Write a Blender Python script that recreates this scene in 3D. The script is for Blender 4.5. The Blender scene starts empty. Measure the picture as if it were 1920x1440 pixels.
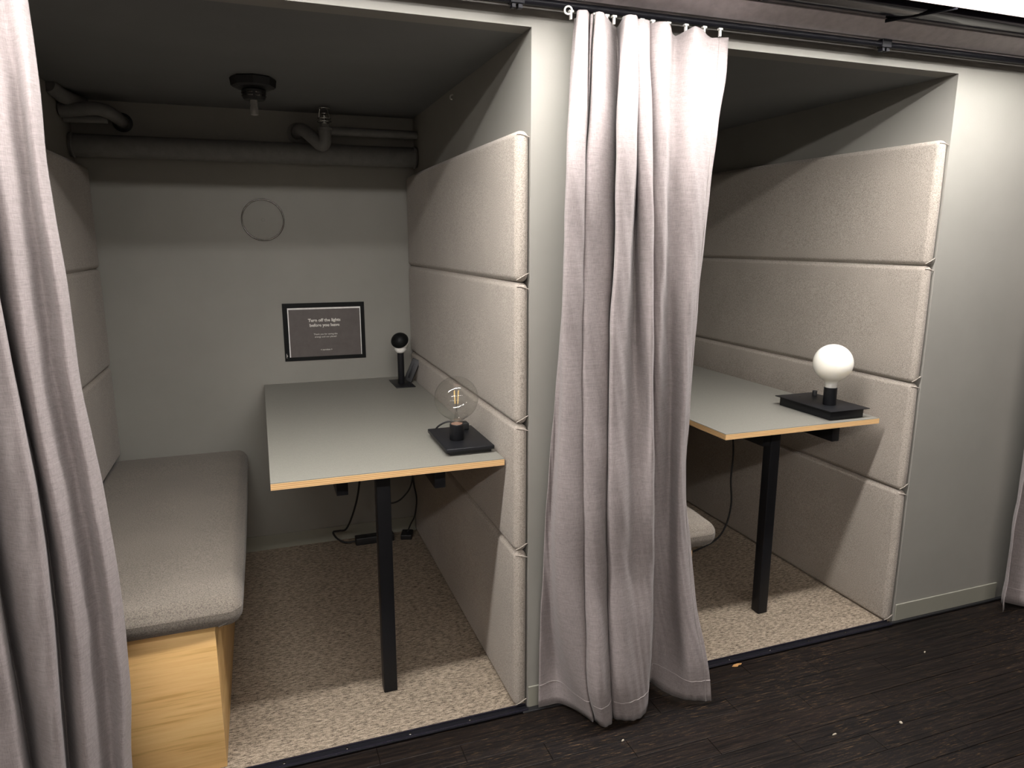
import bpy, bmesh, math, random
from mathutils import Vector, Matrix
random.seed(7)
SC = bpy.context.scene
C = SC.collection

# ------------------------------------------------------------------ camera
CAM_LOC = (-0.6553, -1.6945, 1.3321)
YAW, PITCH, ROLL, FPX = 19.70, 11.51, 0.07, 1316.3
def cam_axes():
    y, p, r = (math.radians(a) for a in (YAW, PITCH, ROLL))
    f = Vector((math.sin(y)*math.cos(p), math.cos(y)*math.cos(p), -math.sin(p)))
    rt = Vector((math.cos(y), -math.sin(y), 0)); u = rt.cross(f)
    return rt*math.cos(r)+u*math.sin(r), u*math.cos(r)-rt*math.sin(r), f
cam_d = bpy.data.cameras.new('camera'); cam = bpy.data.objects.new('camera', cam_d); C.objects.link(cam)
cam_d.sensor_width = 36; cam_d.lens = FPX*36/1920; cam_d.clip_start = 0.02
_r, _u, _f = cam_axes()
cam.matrix_world = Matrix(((_r.x,_u.x,-_f.x,CAM_LOC[0]),(_r.y,_u.y,-_f.y,CAM_LOC[1]),(_r.z,_u.z,-_f.z,CAM_LOC[2]),(0,0,0,1)))
SC.camera = cam
# ------------------------------------------------------------------ world, exposure
w = bpy.data.worlds.new('world'); SC.world = w; w.use_nodes = True
w.node_tree.nodes['Background'].inputs[0].default_value = (0.95, 0.97, 1.0, 1)
w.node_tree.nodes['Background'].inputs[1].default_value = 0.02
vs = SC.view_settings
vs.view_transform = 'Standard'; vs.look = 'None'; vs.gamma = 1.0; vs.use_curve_mapping = False
vs.exposure = 1.04
# the flat lamp in front of the booths and the tube lamp further back in the room (both built further down)
NEAR_LAMP = dict(y=-0.264, z=1.944, w=0.074, strength=57.0, color=(1.0, 0.965, 0.945))
FAR_LAMP = dict(y=-3.3, z=2.55, r=0.035, strength=37.0, color=(1.0, 0.955, 0.93))

# ------------------------------------------------------------------ measures (metres)
D = 1.373        # booth depth
ZT = 1.834       # booth ceiling / opening top
XL = -1.26       # left wall of the left booth (its right wall is x = 0)
PW = 0.137       # thickness of the wall between the booths
X2 = 1.397       # right wall of the right booth
PT = 0.038       # wall pad thickness

# ------------------------------------------------------------------ materials
def mat(name, color, rough=0.6, metal=0.0, spec=0.5):
    m = bpy.data.materials.new(name); m.use_nodes = True
    b = m.node_tree.nodes['Principled BSDF']
    b.inputs['Base Color'].default_value = (*color, 1); b.inputs['Roughness'].default_value = rough
    b.inputs['Metallic'].default_value = metal; b.inputs['Specular IOR Level'].default_value = spec
    return m, m.node_tree, b
def nd(nt, t, **kw):
    n = nt.nodes.new(t)
    for k, v in kw.items():
        if k in n.inputs: n.inputs[k].default_value = v
        else: setattr(n, k, v)
    return n
def coords(nt, scale=(1,1,1), which='Object', rot=(0,0,0)):
    tc = nd(nt, 'ShaderNodeTexCoord'); mp = nd(nt, 'ShaderNodeMapping')
    mp.inputs['Scale'].default_value = scale; mp.inputs['Rotation'].default_value = rot
    nt.links.new(tc.outputs[which], mp.inputs[0]); return mp.outputs[0]
def wcoords(nt, scale=(1,1,1)):
    g = nd(nt, 'ShaderNodeNewGeometry'); mp = nd(nt, 'ShaderNodeMapping'); mp.inputs['Scale'].default_value = scale
    nt.links.new(g.outputs['Position'], mp.inputs[0]); return mp.outputs[0]
def noise(nt, vec, scale, detail=3, rough=0.6):
    n = nd(nt, 'ShaderNodeTexNoise'); n.inputs['Scale'].default_value = scale
    n.inputs['Detail'].default_value = detail; n.inputs['Roughness'].default_value = rough
    nt.links.new(vec, n.inputs['Vector']); return n.outputs['Fac']
def ramp(nt, fac, stops):
    r = nd(nt, 'ShaderNodeValToRGB'); cr = r.color_ramp
    while len(cr.elements) < len(stops): cr.elements.new(0.5)
    for e, (p, c) in zip(cr.elements, stops):
        e.position = p; e.color = (*c, 1) if len(c) == 3 else c
    nt.links.new(fac, r.inputs[0]); return r.outputs[0]
def bump(nt, b, h, strength=0.3, dist=0.002):
    n = nd(nt, 'ShaderNodeBump'); n.inputs['Strength'].default_value = strength; n.inputs['Distance'].default_value = dist
    nt.links.new(h, n.inputs['Height']); nt.links.new(n.outputs[0], b.inputs['Normal'])
def mixc(nt, fac, a, b_, mode='MIX'):
    n = nd(nt, 'ShaderNodeMix', data_type='RGBA', blend_type=mode)
    for sock, v in ((n.inputs[0], fac), (n.inputs[6], a), (n.inputs[7], b_)):
        if hasattr(v, 'is_linked'): nt.links.new(v, sock)
        else: sock.default_value = v if not isinstance(v, tuple) or len(v) == 4 else (*v, 1)
    return n.outputs[2]
def math_(nt, op, a, b_=None):
    n = nd(nt, 'ShaderNodeMath', operation=op)
    for i, v in enumerate((a, b_)):
        if v is None: continue
        if hasattr(v, 'is_linked'): nt.links.new(v, n.inputs[i])
        else: n.inputs[i].default_value = v
    return n.outputs[0]
M = {}
def col(c, k): return tuple(x*k for x in c)
def m_paint(name, c, rough=0.62):
    m, nt, b = mat(name, c, rough, spec=0.3)
    v = wcoords(nt)
    f = noise(nt, v, 3.0, 4)
    nt.links.new(ramp(nt, f, [(0.3, col(c, 0.94)), (0.7, col(c, 1.05))]), b.inputs['Base Color'])
    bump(nt, b, noise(nt, v, 160, 3), 0.08, 0.002); M[name] = m
def m_fabric(name, c, cd, sc=420, stretch=(1,1,1), bstr=0.25):
    m, nt, b = mat(name, c, 0.92, spec=0.12)
    b.inputs['Sheen Weight'].default_value = 0.12; b.inputs['Sheen Roughness'].default_value = 0.5
    v = wcoords(nt, stretch)
    f = noise(nt, v, sc, 3, 0.7); f2 = noise(nt, v, 5, 3)
    cc = ramp(nt, f, [(0.36, cd), (0.5, col(c, 0.97)), (0.64, col(c, 1.25))])
    cc = mixc(nt, 0.35, cc, ramp(nt, f2, [(0.3, (0.42,0.42,0.42)), (0.7, (0.58,0.58,0.58))]), 'OVERLAY')
    nt.links.new(cc, b.inputs['Base Color']); bump(nt, b, f, bstr, 0.0015); M[name] = m
def m_curtain(name, c):
    m, nt, b = mat(name, c, 0.9, spec=0.1)
    b.inputs['Sheen Weight'].default_value = 0.1; b.inputs['Sheen Roughness'].default_value = 0.5
    fx = noise(nt, wcoords(nt, (60, 60, 900)), 1.0, 2); fz = noise(nt, wcoords(nt, (900, 900, 60)), 1.0, 2)
    slub = noise(nt, wcoords(nt, (9, 9, 260)), 1.0, 3)
    s = math_(nt, 'ADD', math_(nt, 'MULTIPLY', fx, 0.5), math_(nt, 'MULTIPLY', fz, 0.5))
    cc = ramp(nt, s, [(0.36, col(c, 0.78)), (0.5, c), (0.64, col(c, 1.17))])
    cc = mixc(nt, 0.25, cc, ramp(nt, slub, [(0.35, (0.40,0.40,0.40)), (0.65, (0.60,0.60,0.60))]), 'OVERLAY')
    nt.links.new(cc, b.inputs['Base Color']); bump(nt, b, s, 0.35, 0.0015); M[name] = m
def m_plain(name, c, rough=0.5, metal=0.0, spec=0.5, bscale=None, bstr=0.1):
    m, nt, b = mat(name, c, rough, metal, spec)
    v = coords(nt)
    f = noise(nt, v, bscale or 40, 3)
    nt.links.new(ramp(nt, f, [(0.3, col(c, 0.88)), (0.7, col(c, 1.10))]), b.inputs['Base Color'])
    if bscale: bump(nt, b, f, bstr, 0.001)
    M[name] = m
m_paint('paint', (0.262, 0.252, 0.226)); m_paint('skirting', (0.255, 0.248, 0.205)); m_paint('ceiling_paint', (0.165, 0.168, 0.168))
m_paint('room_ceiling', (0.10, 0.075, 0.06)); m_paint('room_wall', (0.35, 0.33, 0.30))
m_fabric('pad_fabric', (0.345, 0.305, 0.262), (0.205, 0.18, 0.153), 380)
m_fabric('cushion_fabric', (0.185, 0.162, 0.135), (0.11, 0.095, 0.08), 340)
m_curtain('curtain_cloth', (0.256, 0.223, 0.217))
m_plain('curtain_thread', (0.315, 0.28, 0.268), 0.9)
m_plain('laminate', (0.205, 0.198, 0.172), 0.42, spec=0.4, bscale=300, bstr=0.03)
m_plain('black_metal', (0.0085, 0.0088, 0.0105), 0.42, spec=0.28, bscale=220, bstr=0.05)
m_plain('black_plastic', (0.010, 0.010, 0.011), 0.5)
m_plain('rail_metal', (0.009, 0.009, 0.012), 0.42, spec=0.2)
m_plain('dark_gloss', (0.012, 0.011, 0.019), 0.13, spec=0.5)
m_plain('ledge_grey', (0.66, 0.61, 0.615), 0.7)
m_plain('lamp_housing', (0.10, 0.075, 0.06), 0.5)
m_plain('chrome', (0.55, 0.55, 0.53), 0.22, 1.0)
m_plain('dark_chrome', (0.16, 0.15, 0.14), 0.25, 1.0)
m_plain('white_plastic', (0.75, 0.74, 0.70), 0.45)
m_plain('pipe_grey', (0.17, 0.167, 0.158), 0.6)
m_plain('pale_stub', (0.30, 0.29, 0.27), 0.6)
m_plain('paper_white', (0.80, 0.79, 0.76), 0.6)
m_plain('poster_print', (0.098, 0.083, 0.077), 0.5, bscale=30, bstr=0.0)
m_plain('poster_ink', (0.78, 0.75, 0.70), 0.6)
m_plain('frame_black', (0.006, 0.0065, 0.0065), 0.5, spec=0.15)
m_plain('chip', (0.34, 0.30, 0.23), 0.8); m_plain('bare_wood', (0.42, 0.22, 0.075), 0.8)
m_plain('white_paint', (0.78, 0.77, 0.73), 0.6)
def m_carpet():
    c = (0.262, 0.215, 0.163); m, nt, b = mat('carpet', c, 0.95, spec=0.05)
    f = noise(nt, wcoords(nt, (60, 190, 200)), 1.0, 4, 0.75); g = noise(nt, wcoords(nt, (320, 420, 320)), 1.0, 2, 0.7)
    h = math_(nt, 'ADD', math_(nt, 'MULTIPLY', f, 0.65), math_(nt, 'MULTIPLY', g, 0.35))
    nt.links.new(ramp(nt, h, [(0.38, (0.060, 0.046, 0.034)), (0.47, col(c, 0.82)), (0.60, col(c, 1.6))]), b.inputs['Base Color'])
    bump(nt, b, h, 0.7, 0.004); M['carpet'] = m
m_carpet()
def m_ply():
    m, nt, b = mat('plywood_edge', (0.6, 0.36, 0.16), 0.6, spec=0.25)
    v = coords(nt, (8, 8, 1)); sep = nd(nt, 'ShaderNodeSeparateXYZ'); nt.links.new(coords(nt), sep.inputs[0])
    wob = math_(nt, 'MULTIPLY', noise(nt, v, 0.4, 1), 0.0003)
    s = math_(nt, 'SINE', math_(nt, 'MULTIPLY', math_(nt, 'ADD', sep.outputs[2], wob), 1250))
    f = math_(nt, 'ADD', math_(nt, 'MULTIPLY', s, 0.5), 0.5)
    cc = ramp(nt, f, [(0.05, (0.54, 0.31, 0.13)), (0.5, (0.70, 0.44, 0.205)), (0.95, (0.76, 0.51, 0.26))])
    g = noise(nt, coords(nt, (18, 18, 500)), 1.0, 2)
    cc = mixc(nt, 0.3, cc, ramp(nt, g, [(0.3, (0.38,0.38,0.38)), (0.7, (0.62,0.62,0.62))]), 'OVERLAY')
    nt.links.new(cc, b.inputs['Base Color']); M['plywood_edge'] = m
m_ply()
def m_ash():
    m, nt, b = mat('ash_wood', (0.6, 0.4, 0.2), 0.45, spec=0.3)
    w_ = noise(nt, wcoords(nt, (2.2, 2.2, 4)), 1.0, 3)
    g = noise(nt, wcoords(nt, (3, 3, 70)), 1.0, 4, 0.65); fine = noise(nt, wcoords(nt, (14, 14, 420)), 1.0, 3)
    cc = ramp(nt, g, [(0.34, (0.58, 0.345, 0.120)), (0.46, (0.73, 0.46, 0.185)), (0.7, (0.79, 0.52, 0.225))])
    cc = mixc(nt, 0.25, cc, ramp(nt, fine, [(0.3, (0.38,0.38,0.38)), (0.7, (0.6,0.6,0.6))]), 'OVERLAY')
    cc = mixc(nt, 0.3, cc, ramp(nt, w_, [(0.3, (0.42,0.42,0.42)), (0.7, (0.58,0.58,0.58))]), 'OVERLAY')
    nt.links.new(cc, b.inputs['Base Color']); bump(nt, b, g, 0.05, 0.001); M['ash_wood'] = m
m_ash()
def m_floor():
    m, nt, b = mat('dark_floor', (0.02, 0.016, 0.014), 0.5, spec=0.17)
    oi = nd(nt, 'ShaderNodeObjectInfo')
    strip = noise(nt, wcoords(nt, (3.0, 120, 1)), 1.0, 3, 0.6)      # narrow lamella strips along x
    wear = noise(nt, wcoords(nt, (1.6, 2.6, 1)), 1.0, 3)
    scr = noise(nt, wcoords(nt, (22, 300, 1)), 1.0, 4, 0.8)
    base = ramp(nt, strip, [(0.33, (0.0026, 0.0022, 0.0021)), (0.5, (0.0068, 0.0051, 0.0046)), (0.68, (0.0135, 0.0098, 0.0082))])
    tint = ramp(nt, oi.outputs['Random'], [(0.0, (0.40,0.40,0.42)), (0.5, (0.5,0.49,0.48)), (1.0, (0.60,0.55,0.53))])
    base = mixc(nt, 0.8, base, tint, 'OVERLAY')
    sm = ramp(nt, scr, [(0.56, (0,0,0)), (0.70, (1,1,1))]); wm = ramp(nt, wear, [(0.40, (0.06,0.06,0.06)), (0.66, (1,1,1))])
    k = mixc(nt, 1.0, sm, wm, 'MULTIPLY')
    base = mixc(nt, k, base, (0.15, 0.092, 0.046))
    ln = ramp(nt, noise(nt, wcoords(nt, (5, 420, 1)), 1.0, 2, 0.5), [(0.62, (0,0,0)), (0.70, (0.55,0.55,0.55))])      # pale worn lamella edges
    base = mixc(nt, ln, base, (0.055, 0.038, 0.026))
    dust = ramp(nt, noise(nt, wcoords(nt, (150, 150, 1)), 1.0, 3, 0.8), [(0.64, (0,0,0)), (0.74, (0.7,0.7,0.7))])
    base = mixc(nt, mixc(nt, 1.0, dust, (0.35,0.35,0.35), 'MULTIPLY'), base, (0.16, 0.13, 0.11))
    nt.links.new(base, b.inputs['Base Color'])
    nt.links.new(ramp(nt, wear, [(0.3, (0.36,)*3), (0.7, (0.58,)*3)]), b.inputs['Roughness'])
    bump(nt, b, math_(nt, 'ADD', strip, math_(nt, 'MULTIPLY', scr, 0.4)), 0.15, 0.002); M['dark_floor'] = m
m_floor()
def m_glass():
    m = bpy.data.materials.new('clear_glass'); m.use_nodes = True; nt = m.node_tree; nt.nodes.clear()
    out = nd(nt, 'ShaderNodeOutputMaterial'); mx = nd(nt, 'ShaderNodeMixShader')
    tr = nd(nt, 'ShaderNodeBsdfTransparent'); gl = nd(nt, 'ShaderNodeBsdfGlossy'); gl.inputs['Roughness'].default_value = 0.0
    tr.inputs[0].default_value = (0.95, 0.95, 0.94, 1)
    fr = nd(nt, 'ShaderNodeFresnel'); ge = nd(nt, 'ShaderNodeNewGeometry'); mr = nd(nt, 'ShaderNodeMapRange')     # thin wall: same index seen from both sides
    mr.inputs['To Min'].default_value = 1.5; mr.inputs['To Max'].default_value = 1/1.5
    nt.links.new(ge.outputs['Backfacing'], mr.inputs['Value']); nt.links.new(mr.outputs[0], fr.inputs[0])
    nt.links.new(fr.outputs[0], mx.inputs[0]); nt.links.new(tr.outputs[0], mx.inputs[1]); nt.links.new(gl.outputs[0], mx.inputs[2])
    nt.links.new(mx.outputs[0], out.inputs[0]); M['clear_glass'] = m
m_glass()
def m_opal():
    m, nt, b = mat('opal_glass', (0.80, 0.765, 0.67), 0.03, spec=0.6)
    f = noise(nt, coords(nt), 6, 2); nt.links.new(ramp(nt, f, [(0.3, (0.88, 0.85, 0.76)), (0.7, (0.90, 0.87, 0.79))]), b.inputs['Base Color'])
    b.inputs['Subsurface Weight'].default_value = 0.85; b.inputs['Subsurface Radius'].default_value = (1, 1, 0.95); b.inputs['Subsurface Scale'].default_value = 0.05; M['opal_glass'] = m
m_opal()
m_plain('filament', (0.85, 0.62, 0.25), 0.5)
m_plain('copper', (0.55, 0.33, 0.24), 0.4, 0.6)
def m_emit(name, color, s):
    m = bpy.data.materials.new(name); m.use_nodes = True; nt = m.node_tree; nt.nodes.clear()
    out = nd(nt, 'ShaderNodeOutputMaterial'); e = nd(nt, 'ShaderNodeEmission')
    e.inputs[0].default_value = (*color, 1); e.inputs[1].default_value = s
    nt.links.new(e.outputs[0], out.inputs[0]); M[name] = m
m_emit('diffuser_near', NEAR_LAMP['color'], NEAR_LAMP['strength']); m_emit('tube_far', FAR_LAMP['color'], FAR_LAMP['strength'])

# ------------------------------------------------------------------ mesh helpers (all in world coordinates, re-based when linked)
def thing(name, loc, label, cat, group=None):
    o = bpy.data.objects.new(name, None); o.empty_display_size = 0.05; C.objects.link(o); o.location = loc
    o['label'] = label; o['category'] = cat
    if group: o['group'] = group
    return o
def tag(o, label=None, cat=None, group=None, kind=None):
    for k, v in (('label', label), ('category', cat), ('group', group), ('kind', kind)):
        if v: o[k] = v
    return o
def wloc(o):
    v = Vector((0,0,0))
    while o: v += o.location; o = o.parent
    return v
def obj(name, bm, m, parent=None, smooth=True, origin=None, angle=40):
    bmesh.ops.recalc_face_normals(bm, faces=bm.faces)
    me = bpy.data.meshes.new(name)
    xs = [v.co for v in bm.verts]
    if origin is None:
        lo = [min(c[i] for c in xs) for i in range(3)]; hi = [max(c[i] for c in xs) for i in range(3)]
        origin = Vector(((lo[0]+hi[0])/2, (lo[1]+hi[1])/2, lo[2]))
    origin = Vector(origin)
    for v in bm.verts: v.co -= origin
    bm.to_mesh(me); bm.free()
    if smooth:
        for p in me.polygons: p.use_smooth = True
        me.set_sharp_from_angle(angle=math.radians(angle))
    me.materials.append(M[m]); o = bpy.data.objects.new(name, me); C.objects.link(o)
    if parent: o.parent = parent; o.location = origin - wloc(parent)
    else: o.location = origin
    return o
def rbox(x0, x1, y0, y1, z0, z1, r=0.002, seg=2, puff=0.0, n=1, rot=None, pivot=None, bm=None):
    """box with rounded edges; puff bulges its faces, rot is a Matrix about pivot"""
    bm = bm or bmesh.new()
    c = Vector(((x0+x1)/2, (y0+y1)/2, (z0+z1)/2)); h = ((x1-x0)/2, (y1-y0)/2, (z1-z0)/2)
    r = min(r, *(a*0.98 for a in h))
    def axis(a):
        e = [a-r*(1-math.tan(math.pi/4*i/seg)) for i in range(seg+1)] if r > 0 else [a]
        inner = [-(a-r)+2*(a-r)*i/n for i in range(1, n)] if n > 1 else []
        return [-t for t in reversed(e)] + inner + e
    A = [axis(a) for a in h]
    cache = {}
    def vert(p):
        k = tuple(round(t, 7) for t in p)
        if k in cache: return cache[k]
        q = [max(-(h[i]-r), min(h[i]-r, p[i])) for i in range(3)]
        d = Vector([p[i]-q[i] for i in range(3)])
        if d.length > 1e-9: d = d.normalized()*r
        pt = Vector(q)+d
        if puff:
            nrm = d.normalized() if d.length > 1e-9 else Vector((0,0,0))
            f = 1.0
            for i in range(3):
                if abs(nrm[i]) < 0.9: f *= max(0.0, 1-(p[i]/h[i])**2)**0.6
            pt += nrm*puff*f
        pt += c
        if rot is not None: pt = rot @ (pt-Vector(pivot)) + Vector(pivot)
        v = bm.verts.new(pt); cache[k] = v; return v
    for ax in range(3):
        i, j = (ax+1) % 3, (ax+2) % 3
        for s in (-1, 1):
            for a in range(len(A[i])-1):
                for b_ in range(len(A[j])-1):
                    vs_ = []
                    for (u, w_) in ((a,b_),(a+1,b_),(a+1,b_+1),(a,b_+1)):
                        p = [0,0,0]; p[ax] = s*h[ax]; p[i] = A[i][u]; p[j] = A[j][w_]; vs_.append(vert(p))
                    if len(set(vs_)) >= 3:
                        try: bm.faces.new(vs_)
                        except ValueError: pass
    return bm
def box(x0, x1, y0, y1, z0, z1, bm=None):
    bm = bm or bmesh.new()
    v = [bm.verts.new((x, y, z)) for x in (x0, x1) for y in (y0, y1) for z in (z0, z1)]
    for f in ((0,1,3,2),(4,6,7,5),(0,4,5,1),(2,3,7,6),(0,2,6,4),(1,5,7,3)): bm.faces.new([v[i] for i in f])
    return bm
def frame_of(t):
    t = t.normalized(); up = Vector((0,0,1)) if abs(t.z) < 0.9 else Vector((1,0,0))
    a = t.cross(up).normalized(); return a, t.cross(a).normalized()
def tube(pts, r, n=10, bm=None, caps=True):
    bm = bm or bmesh.new(); pts = [Vector(p) for p in pts]; rings = []
    a = None
    for i, p in enumerate(pts):
        t = (pts[min(i+1, len(pts)-1)]-pts[max(i-1, 0)]).normalized()
        if a is None: a, b_ = frame_of(t)
        else: a = (a - t*a.dot(t)).normalized(); b_ = t.cross(a)
        rr = r[i] if isinstance(r, (list, tuple)) else r
        rings.append([bm.verts.new(p+(a*math.cos(2*math.pi*k/n)+b_*math.sin(2*math.pi*k/n))*rr) for k in range(n)])
    for q, s in zip(rings, rings[1:]):
        for k in range(n): bm.faces.new((q[k], q[(k+1)%n], s[(k+1)%n], s[k]))
    if caps:
        bm.faces.new(list(reversed(rings[0]))); bm.faces.new(rings[-1])
    return bm
def smooth_path(pts, n=8):
    P = [Vector(p) for p in pts]; P = [P[0]*2-P[1]]+P+[P[-1]*2-P[-2]]; out = []
    for i in range(1, len(P)-2):
        for k in range(n):
            t = k/n; p0, p1, p2, p3 = P[i-1:i+3]
            out.append(0.5*((2*p1)+(p2-p0)*t+(2*p0-5*p1+4*p2-p3)*t*t+(3*p1-p0-3*p2+p3)*t**3))
    out.append(P[-2]); return out
def lathe(c, prof, n=32, axis=(0,0,1), bm=None):
    """prof: list of (radius, height along axis)"""
    bm = bm or bmesh.new(); c = Vector(c); t = Vector(axis).normalized(); a, b_ = frame_of(t); rings = []
    for r, h in prof:
        if r < 1e-6: rings.append([bm.verts.new(c+t*h)])
        else: rings.append([bm.verts.new(c+t*h+(a*math.cos(2*math.pi*k/n)+b_*math.sin(2*math.pi*k/n))*r) for k in range(n)])
    for q, s in zip(rings, rings[1:]):
        if len(q) == 1 and len(s) == 1: continue
        for k in range(n):
            k2 = (k+1) % n
            if len(q) == 1: bm.faces.new((q[0], s[k2], s[k]))
            elif len(s) == 1: bm.faces.new((q[k], q[k2], s[0]))
            else: bm.faces.new((q[k], q[k2], s[k2], s[k]))
    return bm
def torus(c, R_, r, axis=(0,0,1), n=48, k=8, bm=None):
    c = Vector(c); a, b_ = frame_of(Vector(axis))
    bm = bm or bmesh.new(); t = Vector(axis).normalized(); rings = []
    for i in range(n):
        d = a*math.cos(2*math.pi*i/n)+b_*math.sin(2*math.pi*i/n)
        rings.append([bm.verts.new(c+d*(R_+r*math.cos(2*math.pi*j/k))+t*r*math.sin(2*math.pi*j/k)) for j in range(k)])
    for i in range(n):
        q, s = rings[i], rings[(i+1)%n]
        for j in range(k): bm.faces.new((q[j], q[(j+1)%k], s[(j+1)%k], s[j]))
    return bm
def struct(name, bm, m, smooth=False): return tag(obj(name, bm, m, smooth=smooth), kind='structure')
def copy_of(o, parent, loc, rz=0):
    c = o.copy(); C.objects.link(c); c.parent = parent; c.location = loc; c.rotation_euler[2] = rz; return c
def in_view(p, margin=60):
    d = Vector(p)-Vector(CAM_LOC); z = d.dot(_f)
    if z < 0.05: return False
    x = 960+FPX*d.dot(_r)/z; y = 720-FPX*d.dot(_u)/z
    return -margin < x < 1920+margin and -margin < y < 1440+margin

# ================================================================== the setting
floor = struct('floor', box(-3.4, 4.2, -4.6, D+0.05, -0.06, -0.004), 'dark_floor')
plank0 = None; PLW, PLL = 0.0665, 0.58; row = 0; y = -0.0185
while y > -1.45:
    off = (row*0.37 % 1.0)*PLL
    x = -1.6+off
    while x < 3.0:
        pts = [(x+a*PLL, y-b_*PLW, 0) for a in (0, 0.5, 1) for b_ in (0, 1)]
        if any(in_view(p, 30) for p in pts):
            if plank0 is None:
                plank0 = obj('plank', rbox(x+0.0006, x+PLL-0.0006, y-PLW+0.0005, y-0.0005, -0.004, 0.0, 0.0012, 1), 'dark_floor', floor, origin=(x, y, 0.0), smooth=False)
            else:
                copy_of(plank0, floor, Vector((x, y, 0.0+random.uniform(-0.0005, 0.0)))-floor.location)
        x += PLL
    y -= PLW; row += 1
wp = bmesh.new()
pv = [(0.601,-0.040),(0.612,-0.033),(0.628,-0.031),(0.642,-0.035),(0.634,-0.041),(0.626,-0.040),(0.618,-0.046),(0.610,-0.044)]
pv = [(a+0.087, b_+0.008) for a, b_ in pv]
lo_ = [wp.verts.new((a, b_, 0.0002)) for a, b_ in pv]; hi_ = [wp.verts.new((a, b_, 0.0009)) for a, b_ in pv]
wp.faces.new(hi_)
for k in range(len(pv)): wp.faces.new((lo_[k], lo_[(k+1)%len(pv)], hi_[(k+1)%len(pv)], hi_[k]))
tag(obj('worn_patch', wp, 'bare_wood', floor, smooth=False), label='small orange patch of bare wood at the floor edge')
struct('wall_front', box(-2.6, 3.4, 0, 0.06, ZT, 2.75), 'paint')
struct('wall_left', box(-2.6, XL, 0, D, -0.004, ZT), 'paint')
struct('wall_middle', box(0, PW, 0, D, -0.004, ZT), 'paint')
struct('wall_right', box(X2, 2.02, 0, D, -0.004, ZT), 'paint')
struct('wall_end', box(3.1, 3.4, 0, D, -0.004, ZT), 'paint')
struct('wall_back', box(-2.6, 3.4, D, D+0.06, -0.004, ZT+0.03), 'paint')
struct('ceiling', box(-2.6, 3.4, 0.06, D, ZT, ZT+0.03), 'ceiling_paint')
struct('ceiling_room', box(-3.4, 4.2, -4.6, 0.0, 2.75, 2.8), 'room_ceiling')
struct('wall_rear', box(-3.4, 4.2, -4.66, -4.6, -0.004, 2.75), 'room_wall')
struct('wall_side_left', box(-3.46, -3.4, -4.6, 0.06, -0.004, 2.75), 'room_wall')
struct('wall_side_right', box(4.2, 4.26, -4.6, 0.06, -0.004, 2.75), 'room_wall')
# skirting boards
BH = 0.069
struct('baseboard_middle', rbox(0.002, PW-0.001, -0.005, 0.0, 0.004, BH, 0.0015, 1), 'skirting')
struct('baseboard_right', rbox(X2+0.002, 1.900, -0.005, 0.0, 0.006, BH, 0.0015, 1), 'skirting')
struct('baseboard_back', rbox(XL, -PT, D-0.008, D, 0.005, 0.072, 0.002, 1), 'skirting')
struct('baseboard_back_right', rbox(PW, X2-PT, D-0.008, D, 0.005, 0.072, 0.002, 1), 'skirting')
struct('baseboard_left', rbox(-2.6, XL-0.002, -0.005, 0.0, 0.004, BH, 0.0015, 1), 'skirting')
# thin black strips along the foot of the facade
struct('trim_1', rbox(X2-0.02, 2.02, -0.013, -0.0005, -0.002, 0.006, 0.002, 1), 'black_plastic')
struct('trim_2', rbox(-0.02, PW+0.02, -0.022, -0.0005, -0.002, 0.004, 0.002, 1), 'black_plastic')
# grey ledge above the curtain rail
lg = bmesh.new(); lp_ = [(0.0, 1.888), (-0.052, 1.888), (-0.112, 1.915), (-0.112, 1.955), (0.0, 1.955)]
la = [lg.verts.new((-2.6, p[0], p[1])) for p in lp_]; lb = [lg.verts.new((3.4, p[0], p[1])) for p in lp_]
for k in range(5): lg.faces.new((la[k], la[(k+1)%5], lb[(k+1)%5], lb[k]))
lg.faces.new(la); lg.faces.new(list(reversed(lb)))
struct('trim_3', lg, 'ledge_grey')
# loop carpets, one per booth
for nm, x0, x1 in (('left', XL, 0.0), ('right', PW, X2)):
    o = obj('carpet', rbox(x0, x1, 0.012, D, -0.003, 0.006, 0.002, 1), 'carpet', smooth=False)
    tag(o, 'grey-brown flecked carpet covering the floor of the %s booth' % nm, 'carpet', 'booth carpets')
# metal threshold strips
for nm, x0, x1, scr in (('left', XL, -0.002, (-0.93, -0.675, -0.515, -0.345, -0.175)), ('right', PW, X2-0.02, (0.70, 0.86, 1.02, 1.18))):
    t = thing('threshold_strip', ((x0+x1)/2, -0.006, 0.0), 'black metal threshold strip along the front edge of the %s booth carpet' % nm, 'threshold strip', 'threshold strips')
    obj('flange', rbox(x0, x1, -0.017, 0.013, 0.0, 0.005, 0.0015, 1), 'rail_metal', t)
    obj('ridge', tube([(x0, -0.013, 0.0055), (x1, -0.013, 0.0055)], 0.0022, 8), 'dark_gloss', t)
    obj('ridge', tube([(x0, 0.010, 0.0065), (x1, 0.010, 0.0065)], 0.0025, 8), 'dark_gloss', t)
    for sx in scr:
        obj('screw', lathe((sx, -0.001, 0.0048), [(0.0, 0.0016), (0.0022, 0.0015), (0.0038, 0.0006), (0.0040, 0.0)], 14), 'dark_chrome', t)

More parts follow.
